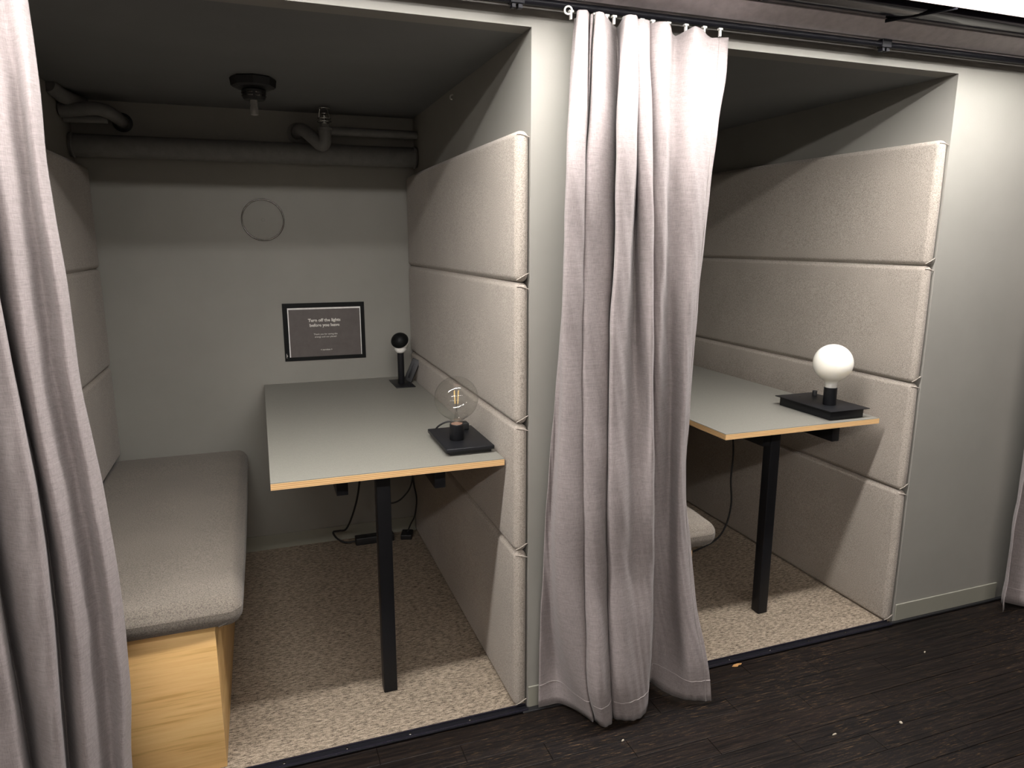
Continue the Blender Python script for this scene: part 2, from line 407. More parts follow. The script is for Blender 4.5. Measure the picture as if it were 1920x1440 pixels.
# ================================================================== wall pads
def wall_pad(xw, side, z0, z1, label, group, y0=0.004):
    """side -1: the pad hangs on a wall at its right (faces -x); +1: on a wall at its left"""
    t = thing('wall_pad', (xw+side*PT/2, (y0+D)/2, z0), label, 'wall pad', group)
    xa, xb = sorted((xw+side*0.001, xw+side*PT))
    obj('upholstery', rbox(xa, xb, y0, D-0.002, z0+0.0012, z1-0.0012, 0.0165, 4, 0.003, 6), 'pad_fabric', t, angle=180)
    xi = xw+side*(PT-0.006); xo = xw+side*0.002
    if side < 0:
        for za, zb, k in ((z1-0.010, z1-0.017, 0), (z0+0.006, z0+0.024, 1)):
            p = smooth_path([(xi-0.002, y0+0.004, za), ((xi*2+xo)/3, y0-0.0006, za+(zb-za)*0.35+(0.001 if k else 0.0015)), (xo, y0-0.0006, zb)], 4)
            bm = tube(p, [0.0011]+[0.0017]*(len(p)-2)+[0.0011], 6)
            obj('corner_fold', bm, 'pad_fabric', t)
    return t
SEAMS1 = (0.005, 0.4876, 0.8514, 1.2277, 1.600); SEAMS2 = (0.005, 0.4948, 0.8697, 1.2559, 1.6424)
NTH = ('lowest', 'second lowest', 'second highest', 'topmost')
for k in range(4):
    wall_pad(0.0, -1, SEAMS1[k], SEAMS1[k+1], '%s beige upholstered pad on the right wall of the left booth' % NTH[k], 'wall pads in the left booth')
for k, nm in ((1, 'lowest visible'), (2, 'middle'), (3, 'topmost')):
    wall_pad(XL+0.004, 1, SEAMS1[k], SEAMS1[k+1], '%s beige upholstered pad on the left wall above the long bench' % nm, 'wall pads in the left booth', 0.03)
for k in range(4):
    wall_pad(X2, -1, SEAMS2[k], SEAMS2[k+1], '%s beige upholstered pad on the right wall of the right booth' % NTH[k], 'wall pads in the right booth')

# ================================================================== benches
def bench(xw, where):
    x1 = xw+(0.447 if xw < 0 else 0.420); yf = 0.034
    t = thing('bench_box', (xw+0.22, 0.7, 0.006), 'pale ash wood bench box standing %s' % where, 'bench', 'booth benches')
    obj('front_panel', rbox(xw+0.002, x1, yf, yf+0.018, 0.006, 0.389, 0.0012, 1), 'ash_wood', t)
    obj('side_panel', rbox(x1-0.018, x1-0.0005, yf+0.0185, D-0.012, 0.006, 0.389, 0.001, 1), 'ash_wood', t)
    obj('lid', rbox(xw+0.002, x1-0.019, yf+0.0185, D-0.012, 0.371, 0.389, 0.001, 1), 'ash_wood', t)
    c = thing('bench_cushion', (xw+0.27, 0.7, 0.390), 'grey-beige upholstered seat cushion on the bench box %s' % where, 'cushion', 'bench cushions')
    bm = rbox(xw+0.008, xw+0.512, 0.026, D-0.003, 0.3900, 0.475, 0.036, 6, 0.005, 14)
    for v in bm.verts: v.co.z = max(v.co.z, 0.3900)
    for v in bm.verts:     # front edge rolls down, a few shallow creases
        if v.co.z > 0.44:
            f = max(0.0, 1-(v.co.y-0.026)/0.16); v.co.z -= 0.010*f*f
            if xw < 0: 
                for (cx_, cy_, a) in ((-0.98, 1.03, 0.0035), (-1.0, 0.90, 0.003), (-0.90, 1.12, 0.003)):
                    v.co.z -= a*math.exp(-((v.co.y-cy_)/0.012)**2-((v.co.x-cx_)/0.12)**2)
    obj('upholstery', bm, 'cushion_fabric', c, angle=180)
    p = smooth_path([(xw+0.455, 0.0345, 0.398), (xw+0.480, 0.0290, 0.412), (xw+0.503, 0.046, 0.434)], 5)
    obj('corner_fold', tube(p, [0.0012]+[0.0018]*(len(p)-2)+[0.0012], 6), 'cushion_fabric', c)
    return t
bench(XL, 'against the left wall of the left booth'); bench(PW+0.004, 'half hidden behind the hanging curtain')

# ================================================================== tables
def table(xl, xr, yf, where, legx, rails, cable_side):
    t = thing('table', ((xl+xr)/2, (yf+D)/2, 0.006), 'grey laminate table with plywood edge and black leg in the %s booth' % where, 'table', 'booth tables')
    top = obj('tabletop', rbox(xl, xr, yf, D-0.002, 0.7378, 0.7400, 0.0006, 1), 'laminate', t, smooth=False)
    obj('plywood_core', rbox(xl, xr, yf, D-0.002, 0.7205, 0.7376, 0.0006, 1), 'plywood_edge', top, smooth=False)
    obj('leg', rbox(legx, legx+0.040, 0.197, 0.237, 0.006, 0.696, 0.003, 2), 'black_metal', t)
    obj('crossbar', rbox(rails[0], rails[1], 0.190, 0.244, 0.6965, 0.7200, 0.002, 1), 'black_metal', t)
    for rx in rails:
        obj('rail', rbox(rx-0.016, rx+0.016, 0.20 if rx == rails[0] else 0.17, 1.20, 0.640, 0.6960, 0.002, 1), 'black_metal', t)
        obj('mounting_plate', rbox(rx-0.022, rx+0.022, 0.16, 1.22, 0.6963, 0.7203, 0.001, 1), 'black_metal', t)
    return t
table(-0.661, -0.044, 0.073, 'left', -0.382, (-0.475, -0.205), 1)
table(X2-0.706, X2-0.080, 0.078, 'right', 0.971, (0.955, 1.225), 1)

# ================================================================== lamps on the tables
def globe(c, r, rn, zb, n=14):
    """bulb profile from the neck (zb) to the crown of a globe of radius r centred at height c"""
    a0 = math.asin(min(0.98, (rn*1.55)/r)); pr = [(rn, zb), (rn, zb+0.010), (rn*1.08, zb+0.018)]
    for k in range(n+1):
        a = a0+(math.pi-a0)*k/n; pr.append((max(0.0, r*math.sin(a)), c-r*math.cos(a)))
    pr[-1] = (0.0, c+r); return pr
# clear globe lamp
LX, LY = -0.138, 0.228
t = thing('table_lamp', (LX, LY, 0.7401), 'table lamp with a clear glass globe bulb on a black slab base', 'lamp', 'globe bulb lamps')
b0 = obj('base', rbox(-0.193, -0.052, 0.136, 0.372, 0.7505, 0.7625, 0.003, 2), 'black_metal', t)
obj('foot_plate', rbox(-0.180, -0.058, 0.150, 0.360, 0.7401, 0.7504, 0.001, 1), 'black_plastic', b0)
obj('socket', lathe((LX, LY, 0.7626), [(0.0, 0.0), (0.0205, 0.0), (0.0212, 0.001), (0.0212, 0.046), (0.0200, 0.0472), (0.0175, 0.0472), (0.0172, 0.040), (0.0, 0.040)], 36), 'black_metal', t)
bulb = obj('bulb', lathe((LX, LY, 0), globe(0.886, 0.0635, 0.0172, 0.804, 22), 48), 'clear_glass', t, angle=180)
obj('bulb_cap', lathe((LX, LY, 0), [(0.0, 0.8030), (0.0168, 0.8030), (0.0168, 0.8105), (0.0, 0.8110)], 28), 'copper', bulb)
obj('stem', lathe((LX, LY, 0), [(0.0110, 0.8112), (0.0085, 0.820), (0.0070, 0.832), (0.0050, 0.840), (0.0026, 0.846), (0.0020, 0.875), (0.0, 0.876)], 18), 'clear_glass', bulb)
for k, a in enumerate((0.4, 1.97, 3.54, 5.11)):
    obj('filament', tube([(LX+0.0055*math.cos(a), LY+0.0055*math.sin(a), 0.870), (LX+0.0085*math.cos(a), LY+0.0085*math.sin(a), 0.908)], 0.0011, 8), 'filament', bulb)
obj('wire', tube([(LX, LY, 0.846), (LX-0.001, LY, 0.87), (LX, LY, 0.9085)], 0.0007, 6), 'chrome', bulb)
dm = obj('dimmer', rbox(-0.104, -0.074, 0.318, 0.352, 0.7626, 0.784, 0.003, 2), 'black_plastic', t)
obj('cord', tube(smooth_path([(-0.098, 0.34, 0.775), (-0.128, 0.352, 0.785), (-0.156, 0.366, 0.772), (-0.170, 0.378, 0.752), (-0.174, 0.385, 0.743)], 6), 0.0028, 8), 'black_plastic', dm)
# white globe lamp
WX, WY = 1.192, 0.180
t = thing('table_lamp', (WX, 0.22, 0.7401), 'table lamp with an opal white globe bulb on a black tray base', 'lamp', 'globe bulb lamps')
b0 = obj('base', rbox(1.126, 1.270, 0.104, 0.350, 0.7401, 0.7715, 0.0015, 1), 'black_metal', t)
obj('top_plate', rbox(1.115, 1.283, 0.090, 0.364, 0.7716, 0.7745, 0.0008, 1), 'black_metal', b0)
obj('knob', lathe((1.252, 0.315, 0.7746), [(0.0, 0.0), (0.0085, 0.0), (0.0085, 0.0165), (0.0078, 0.018), (0.0, 0.018)], 24), 'black_plastic', t)
obj('indicator', lathe((1.188, 0.318, 0.7746), [(0.0, 0.0), (0.004, 0.0), (0.004, 0.0012), (0.0, 0.0015)], 18), 'dark_chrome', t)
obj('socket', lathe((WX, WY, 0.7746), [(0.0, 0.0), (0.0212, 0.0), (0.0218, 0.001), (0.0218, 0.060), (0.0206, 0.0614), (0.0, 0.0614)], 36), 'black_metal', t)
obj('bulb', lathe((WX, WY, 0), globe(0.921, 0.0655, 0.0195, 0.8362, 22), 48), 'opal_glass', t, angle=180)
# ball lamp in the back corner
BX, BY = -0.116, 1.195
t = thing('ball_lamp', (BX, BY, 0.7401), 'small black and white ball-headed lamp on a pole at the back of the table', 'lamp')
obj('base', rbox(-0.152, -0.072, 1.115, 1.290, 0.7401, 0.7435, 0.001, 1), 'black_metal', t)
obj('pole', lathe((BX, BY, 0.7436), [(0.0, 0.0), (0.0130, 0.0), (0.0135, 0.001), (0.0135, 0.131), (0.0, 0.131)], 28), 'black_metal', t)
hc = 0.921; R_ = 0.0365
pr = [(0.0, 0.8747), (0.0150, 0.8747), (0.0175, 0.877), (0.0250, 0.889)]
for k in range(13):
    a = 0.72+(math.pi-0.72)*k/12; pr.append((max(0.0, R_*math.sin(a)), hc-R_*math.cos(a)))
pr[-1] = (0.0, hc+R_)
obj('shade', lathe((BX, BY, 0), pr, 40), 'white_plastic', t, angle=180)
nrm = Vector((-0.34, -0.72, 0.60)).normalized()
cp = []
for k in range(11):
    a = math.radians(76)*k/10; cp.append(((R_+0.0014)*math.sin(a), (R_+0.0014)*math.cos(a)))
cp[0] = (0.0, R_+0.0014); cp.append((R_*0.985*math.sin(math.radians(78)), R_*math.cos(math.radians(78))))
obj('reflector_cap', lathe((BX, BY, hc), cp, 40, nrm), 'frame_black', t, angle=180)
# flat black device leaning beside it
rot = Matrix.Rotation(math.radians(25), 3, 'Y') @ Matrix.Rotation(math.radians(-28), 3, 'Z')
dv = thing('charging_stand', (-0.080, 1.205, 0.7436), 'flat black holder leaning against the pad beside the ball lamp', 'device stand')
pv = (-0.086, 1.215, 0.745)
obj('body', rbox(-0.104, -0.068, 1.208, 1.218, 0.7465, 0.848, 0.003, 2, rot=rot, pivot=pv), 'black_plastic', dv)
obj('inset_panel', rbox(-0.091, -0.081, 1.2065, 1.2079, 0.762, 0.830, 0.0004, 1, rot=rot, pivot=pv), 'black_metal', dv)

# ================================================================== sign, disc, ceiling fitting
YB = D-0.0005
sg = thing('framed_sign', (-0.403, YB, 0.834), 'black framed sign asking to turn off the lights on the back wall', 'sign')
fr = bmesh.new(); FX0, FX1, FZ0, FZ1 = -0.571, -0.235, 0.834, 1.0765; bw = 0.0195
for a in ((FX0, FX1, FZ1-bw, FZ1), (FX0, FX1, FZ0, FZ0+0.0155), (FX0, FX0+bw, FZ0+0.0155, FZ1-bw), (FX1-bw+0.003, FX1, FZ0+0.0155, FZ1-bw)):
    rbox(a[0], a[1], YB-0.004, YB, a[2], a[3], 0.0006, 1, bm=fr)
obj('frame', fr, 'frame_black', sg, smooth=False)
pp = obj('paper', rbox(FX0+0.015, FX1-0.012, YB-0.0016, YB-0.0006, FZ0+0.012, FZ1-0.015, 0.0002, 1), 'paper_white', sg, smooth=False)
obj('printed_panel', rbox(-0.5472, -0.2548, YB-0.0022, YB-0.0017, FZ0+0.012, 1.0500, 0.0001, 1), 'poster_print', pp, smooth=False)
def text_part(name, body, width, height, x, z, weight=0.0, parent=None, mtl='poster_ink', y=YB-0.0030, vertical=False):
    cu = bpy.data.curves.new(name, 'FONT'); cu.body = body; cu.align_x = 'CENTER'; cu.offset = weight; cu.size = 1.0; cu.resolution_u = 3
    tmp = bpy.data.objects.new(name, cu); C.objects.link(tmp)
    dg = bpy.context.evaluated_depsgraph_get(); me = bpy.data.meshes.new_from_object(tmp.evaluated_get(dg))
    bpy.data.objects.remove(tmp); bpy.data.curves.remove(cu)
    xs = [v.co.x for v in me.vertices]; ys = [v.co.y for v in me.vertices]
    sx = width/(max(xs)-min(xs)); sy = height/(max(ys)-min(ys)); cx_ = (max(xs)+min(xs))/2; cy_ = (max(ys)+min(ys))/2
    bm = bmesh.new(); bm.from_mesh(me); bpy.data.meshes.remove(me)
    for v in bm.verts:
        a, b_ = (v.co.x-cx_)*sx, (v.co.y-cy_)*sy
        v.co = (x-b_, y, z+a) if vertical else (x+a, y, z+b_)
    r_ = bmesh.ops.extrude_face_region(bm, geom=list(bm.faces))
    for v in r_['geom']:
        if isinstance(v, bmesh.types.BMVert): v.co.y += 0.0006
    return obj(name, bm, mtl, parent, smooth=False)
text_part('headline', 'Turn off the lights', 0.134, 0.0175, -0.4035, 1.0015, 0.045, pp)
text_part('headline', 'before you leave', 0.124, 0.0175, -0.4030, 0.9805, 0.045, pp)
text_part('subline', 'Thank you for saving the', 0.098, 0.0088, -0.4010, 0.9430, 0.004, pp)
text_part('subline', 'energy and our planet!', 0.090, 0.0088, -0.4010, 0.9318, 0.004, pp)
text_part('wordmark', '< norrsken >', 0.048, 0.0062, -0.4005, 0.8770, 0.016, pp)
mk = bmesh.new()
rbox(-0.5645, -0.5629, YB-0.0048, YB-0.0041, 0.8475, 0.8665, 0.0002, 1, bm=mk)
rbox(-0.5629, -0.5595, YB-0.0048, YB-0.0041, 0.8555, 0.8585, 0.0002, 1, bm=mk)
obj('maker_mark', mk, 'poster_ink', sg, smooth=False)

dc = thing('wall_disc', (-0.622, YB, 1.333), 'round grey wall disc with a thin metal rim on the back wall', 'wall disc')
obj('face', lathe((-0.622, D, 1.414), [(0.0, 0.0035), (0.076, 0.0035), (0.079, 0.002), (0.079, 0.0)], 64, (0,-1,0)), 'paint', dc)
obj('rim', torus((-0.622, D-0.0040, 1.414), 0.0795, 0.0030, (0,1,0), 72, 10), 'dark_chrome', dc)
obj('centre_ring', torus((-0.622, D-0.0037, 1.414), 0.0062, 0.0005, (0,1,0), 28, 6), 'pipe_grey', dc)

cf = thing('ceiling_fitting', (-0.63, 0.80, 1.716), 'black ceiling fitting with a slotted collar and pale tip in the left booth', 'ceiling fitting')
obj('rose', lathe((-0.63, 0.80, ZT), [(0.0, 0.0), (0.066, 0.0), (0.070, -0.004), (0.067, -0.026), (0.060, -0.031), (0.036, -0.034), (0.0, -0.034)], 8), 'black_plastic', cf, smooth=False)
cl = obj('collar', lathe((-0.63, 0.80, ZT), [(0.0, -0.034), (0.034, -0.034), (0.037, -0.038), (0.034, -0.062), (0.030, -0.066), (0.0, -0.066)], 32), 'black_plastic', cf)
for k in range(10):
    a = 2*math.pi*k/10
    for zz in (-0.046, -0.055):
        obj('slot', rbox(-0.0075, 0.0075, -0.001, 0.001, -0.002, 0.002, 0.0004, 1, bm=None, rot=Matrix.Rotation(a+math.pi/2, 3, 'Z'), pivot=(0,0,0)), 'dark_chrome', cl, origin=(0,0,0)).location = Vector((-0.63+0.0362*math.cos(a), 0.80+0.0362*math.sin(a), ZT+zz))-wloc(cl)
obj('tip', lathe((-0.632, 0.80, ZT), [(0.0, -0.066), (0.011, -0.066), (0.0105, -0.085), (0.0125, -0.088), (0.0115, -0.110), (0.0, -0.113)], 20), 'pale_stub', cf)
hk = obj('wall_hook', tube(smooth_path([(-0.0005, 0.722, 1.812), (-0.010, 0.720, 1.808), (-0.012, 0.716, 1.798), (-0.006, 0.714, 1.795)], 5), 0.0022, 8), 'white_plastic')
tag(hk, 'tiny pale hook high on the right wall of the left booth', 'hook')

# ================================================================== pipes
pp_ = thing('heating_pipe', (-0.63, 1.300, 1.630), 'thick grey painted pipe running along the top of the back wall', 'pipe')
obj('pipe_run', tube([(XL+0.002, 1.315, 1.667), (-0.63, 1.315, 1.669), (-0.004, 1.315, 1.671)], 0.040, 28), 'pipe_grey', pp_)
obj('wall_collar', torus((-0.012, 1.315, 1.671), 0.040, 0.005, (1,0,0), 32, 8), 'pipe_grey', pp_)
obj('wall_collar', torus((XL+0.012, 1.315, 1.667), 0.040, 0.005, (1,0,0), 32, 8), 'pipe_grey', pp_)
sp = thing('sprinkler_pipe', (-0.39, 1.24, 1.670), 'grey bent sprinkler pipe with a caged sprinkler head in the left booth', 'sprinkler')
obj('pipe_run', tube([(-0.004, 1.290, 1.757), (-0.20, 1.290, 1.757), (-0.375, 1.290, 1.757)], 0.0165, 18), 'pipe_grey', sp)
obj('elbow', tube(smooth_path([(-0.470, 1.366, 1.752), (-0.470, 1.315, 1.756), (-0.455, 1.268, 1.752), (-0.425, 1.232, 1.722), (-0.402, 1.215, 1.697), (-0.388, 1.205, 1.692), (-0.380, 1.200, 1.708), (-0.379, 1.200, 1.746)], 7), 0.0235, 18), 'pipe_grey', sp)
obj('wall_rose', lathe((-0.470, D, 1.752), [(0.040, 0.0), (0.040, 0.006), (0.026, 0.012)], 28, (0,-1,0)), 'pipe_grey', sp)
obj('coupling', lathe((-0.379, 1.200, 0), [(0.0235, 1.744), (0.026, 1.746), (0.026, 1.754), (0.019, 1.757), (0.019, 1.768), (0.0, 1.768)], 24), 'pipe_grey', sp)
hd = obj('sprinkler_head', lathe((-0.379, 1.200, 0), [(0.0, 1.768), (0.012, 1.768), (0.012, 1.774), (0.005, 1.777), (0.0045, 1.795), (0.006, 1.800), (0.014, 1.804), (0.0145, 1.806), (0.0, 1.807)], 20), 'chrome', sp)
cg = bmesh.new()
torus((-0.379, 1.200, 1.776), 0.026, 0.0017, (0,0,1), 28, 6, cg); torus((-0.379, 1.200, 1.788), 0.024, 0.0014, (0,0,1), 28, 6, cg); torus((-0.379, 1.200, 1.825), 0.019, 0.0016, (0,0,1), 28, 6, cg)
for k in range(4):
    a = math.pi/4+k*math.pi/2; ca, sa = math.cos(a), math.sin(a)
    tube([(-0.379+0.013*ca, 1.200+0.013*sa, 1.771), (-0.379+0.029*ca, 1.200+0.029*sa, 1.774), (-0.379+0.019*ca, 1.200+0.019*sa, 1.825), (-0.379, 1.200, 1.828)], 0.0016, 6, cg)
obj('wire_guard', cg, 'chrome', hd)
lp = thing('drain_pipe', (-1.16, 1.24, 1.730), 'grey painted pipes with a bend under the ceiling in the left back corner', 'pipe')
obj('upper_run', tube([(XL+0.005, 1.08, 1.826), (-1.235, 1.16, 1.808), (-1.195, 1.27, 1.800)], 0.024, 18), 'pipe_grey', lp)
obj('lower_run', tube(smooth_path([(XL+0.005, 1.200, 1.766), (-1.20, 1.200, 1.772), (-1.145, 1.202, 1.778), (-1.112, 1.225, 1.772), (-1.095, 1.285, 1.764), (-1.090, 1.366, 1.760)], 7), 0.0225, 18), 'pipe_grey', lp)
obj('side_run', tube([(XL+0.005, 1.250, 1.748), (-1.12, 1.255, 1.752)], 0.014, 14), 'pipe_grey', lp)
obj('wall_rose', lathe((-1.090, D, 1.760), [(0.034, 0.0), (0.034, 0.006), (0.024, 0.010)], 28, (0,-1,0)), 'black_plastic', lp)

# ================================================================== cables and sockets on the floor
ps = thing('power_strip', (-0.24, 1.30, 0.006), 'long black power strip on the carpet behind the table leg', 'power strip')
obj('housing', rbox(-0.325, -0.155, 1.272, 1.318, 0.0065, 0.040, 0.004, 2), 'black_plastic', ps)
for k in range(3):
    obj('outlet', lathe((-0.290+k*0.052, 1.295, 0.0401), [(0.0, 0.0), (0.018, 0.0), (0.018, 0.0012), (0.0165, 0.0013), (0.016, 0.0004), (0.0, 0.0004)], 24), 'black_metal', ps)
obj('cord', tube(smooth_path([(-0.326, 1.295, 0.020), (-0.37, 1.29, 0.024), (-0.405, 1.285, 0.050), (-0.420, 1.28, 0.083), (-0.395, 1.275, 0.088), (-0.365, 1.26, 0.100), (-0.335, 1.22, 0.190), (-0.315, 1.17, 0.31), (-0.305, 1.10, 0.50), (-0.30, 1.05, 0.640), (-0.30, 1.03, 0.7195)], 7), 0.0042, 8), 'black_plastic', ps)
ad = thing('power_adapter', (-0.09, 1.29, 0.006), 'small black power adapter lying on the carpet by the right wall pad', 'adapter')
obj('housing', rbox(-0.118, -0.068, 1.262, 1.330, 0.0065, 0.030, 0.004, 2, rot=Matrix.Rotation(math.radians(-18), 3, 'Z'), pivot=(-0.093, 1.296, 0)), 'black_plastic', ad)
obj('cord', tube(smooth_path([(-0.090, 1.300, 0.028), (-0.075, 1.29, 0.07), (-0.062, 1.26, 0.12), (-0.064, 1.2, 0.22), (-0.085, 1.15, 0.31), (-0.112, 1.06, 0.42), (-0.13, 1.0, 0.55), (-0.13, 0.97, 0.7195)], 7), 0.0036, 8), 'black_plastic', ad)
lc = obj('cable', tube(smooth_path([(-0.250, 1.08, 0.7195), (-0.245, 1.12, 0.45), (-0.235, 1.15, 0.27), (-0.20, 1.15, 0.238), (-0.160, 1.15, 0.238), (-0.125, 1.15, 0.262), (-0.100, 1.14, 0.305), (-0.092, 1.12, 0.38), (-0.090, 1.10, 0.55), (-0.10, 1.08, 0.7195)], 7), 0.0036, 8), 'black_plastic')
tag(lc, 'thin black cable hanging in a loop under the left table', 'cable')
rc = obj('cable', tube(smooth_path([(1.118, 0.62, 0.7195), (1.112, 0.60, 0.64), (1.122, 0.60, 0.56), (1.130, 0.60, 0.47), (1.126, 0.60, 0.367), (1.136, 0.60, 0.27), (1.122, 0.60, 0.185), (1.080, 0.60, 0.118), (1.00, 0.62, 0.07), (0.90, 0.66, 0.03), (0.80, 0.72, 0.0105), (0.70, 0.80, 0.0105)], 7), 0.0038, 8), 'black_plastic')
tag(rc, 'thin black cable hanging from the right table down to the carpet', 'cable')

# ================================================================== curtain rail, duct, luminaires
RY, RZ = -0.045, 1.875
rl = thing('curtain_rail', (0.4, RY, RZ-0.012), 'long black curtain rail fixed under the grey ledge above the booths', 'curtain rail')
obj('rod', tube([(-2.5, RY, RZ), (3.3, RY, RZ)], 0.0085, 14), 'rail_metal', rl)
for bx in (-1.75, -0.055, 1.047, 2.2):
    bk = bmesh.new()
    rbox(bx-0.017, bx+0.017, RY-0.011, RY+0.011, RZ-0.010, 1.8878, 0.002, 1, bm=bk)
    rbox(bx-0.013, bx-0.004, RY-0.008, RY+0.008, RZ-0.019, RZ-0.009, 0.001, 1, bm=bk)
    rbox(bx+0.002, bx+0.013, RY-0.008, RY+0.008, RZ-0.019, RZ-0.009, 0.001, 1, bm=bk)
    obj('bracket', bk, 'rail_metal', rl, smooth=False)
du = thing('air_duct', (0.4, -0.165, 1.916), 'dark glossy duct with a rounded underside running above the grey ledge', 'duct')
prof = [(-0.1125, 2.20), (-0.1125, 1.918), (-0.125, 1.9155)]+[(-0.150-0.062*math.sin(math.radians(a_)), 1.978-0.062*math.cos(math.radians(a_))) for a_ in range(0, 91, 9)]+[(-0.212, 2.20)]
bm = bmesh.new(); A_ = [bm.verts.new((-2.5, p[0], p[1])) for p in prof]; B_ = [bm.verts.new((3.3, p[0], p[1])) for p in prof]
for k in range(len(prof)): bm.faces.new((A_[k], A_[(k+1)%len(prof)], B_[(k+1)%len(prof)], B_[k]))
bm.faces.new(A_); bm.faces.new(list(reversed(B_)))
obj('duct_shell', bm, 'dark_gloss', du)
for bx in (-1.1, 0.55, 2.1):
    obj('joint_strip', tube([(bx, p[0]-0.0005, p[1]-0.0005) for p in prof[2:]], 0.002, 6), 'dark_gloss', du)
def luminaire(name, x0, x1, L, mt, label, tops):
    t = thing(name, ((x0+x1)/2, L['y'], L['z']), label, 'lamp', 'ceiling luminaires')
    obj('tube', tube([(x0+0.03, L['y'], L['z']), (x1-0.03, L['y'], L['z'])], L['r'], 12), mt, t)
    for xa in (x0, x1-0.03):
        obj('end_cap', tube([(xa, L['y'], L['z']), (xa+0.03, L['y'], L['z'])], L['r']*1.25, 14), 'rail_metal', t)
    return t
NL = NEAR_LAMP; nx0, nx1 = -2.3, 1.68
t = thing('linear_lamp', ((nx0+nx1)/2, NL['y'], NL['z']), 'bright flat linear lamp hanging in front of the dark duct', 'lamp', 'ceiling luminaires')
obj('diffuser', box(nx0+0.01, nx1-0.01, NL['y']-NL['w']/2, NL['y']+NL['w']/2, NL['z'], NL['z']+0.002), 'diffuser_near', t, smooth=False)
obj('housing', rbox(nx0, nx1, NL['y']-NL['w']/2-0.004, NL['y']+NL['w']/2+0.004, NL['z']+0.0022, NL['z']+0.045, 0.004, 2), 'lamp_housing', t)
obj('added_lip', rbox(nx0, nx1, NL['y']+NL['w']/2+0.0005, NL['y']+NL['w']/2+0.004, NL['z']-0.019, NL['z']+0.004, 0.0012, 1), 'lamp_housing', t)  # lip added to the lamp to hold its light off the upper facade
for bx in (-2.1, -0.9, 1.02):
    obj('arm', tube([(bx-0.045, -0.109, 1.9125), (bx+0.075, NL['y']+NL['w']/2+0.003, NL['z']-0.018)], 0.005, 6), 'rail_metal', t)
t = luminaire('tube_lamp', -3.3, 1.3, FAR_LAMP, 'tube_far', 'linear tube lamp hanging from the room ceiling behind the camera', None)
for bx in (-2.6, -1.0, 0.7):
    obj('hanger', tube([(bx, FAR_LAMP['y'], FAR_LAMP['z']+FAR_LAMP['r']), (bx, FAR_LAMP['y'], 2.7495)], 0.004, 8), 'rail_metal', t)

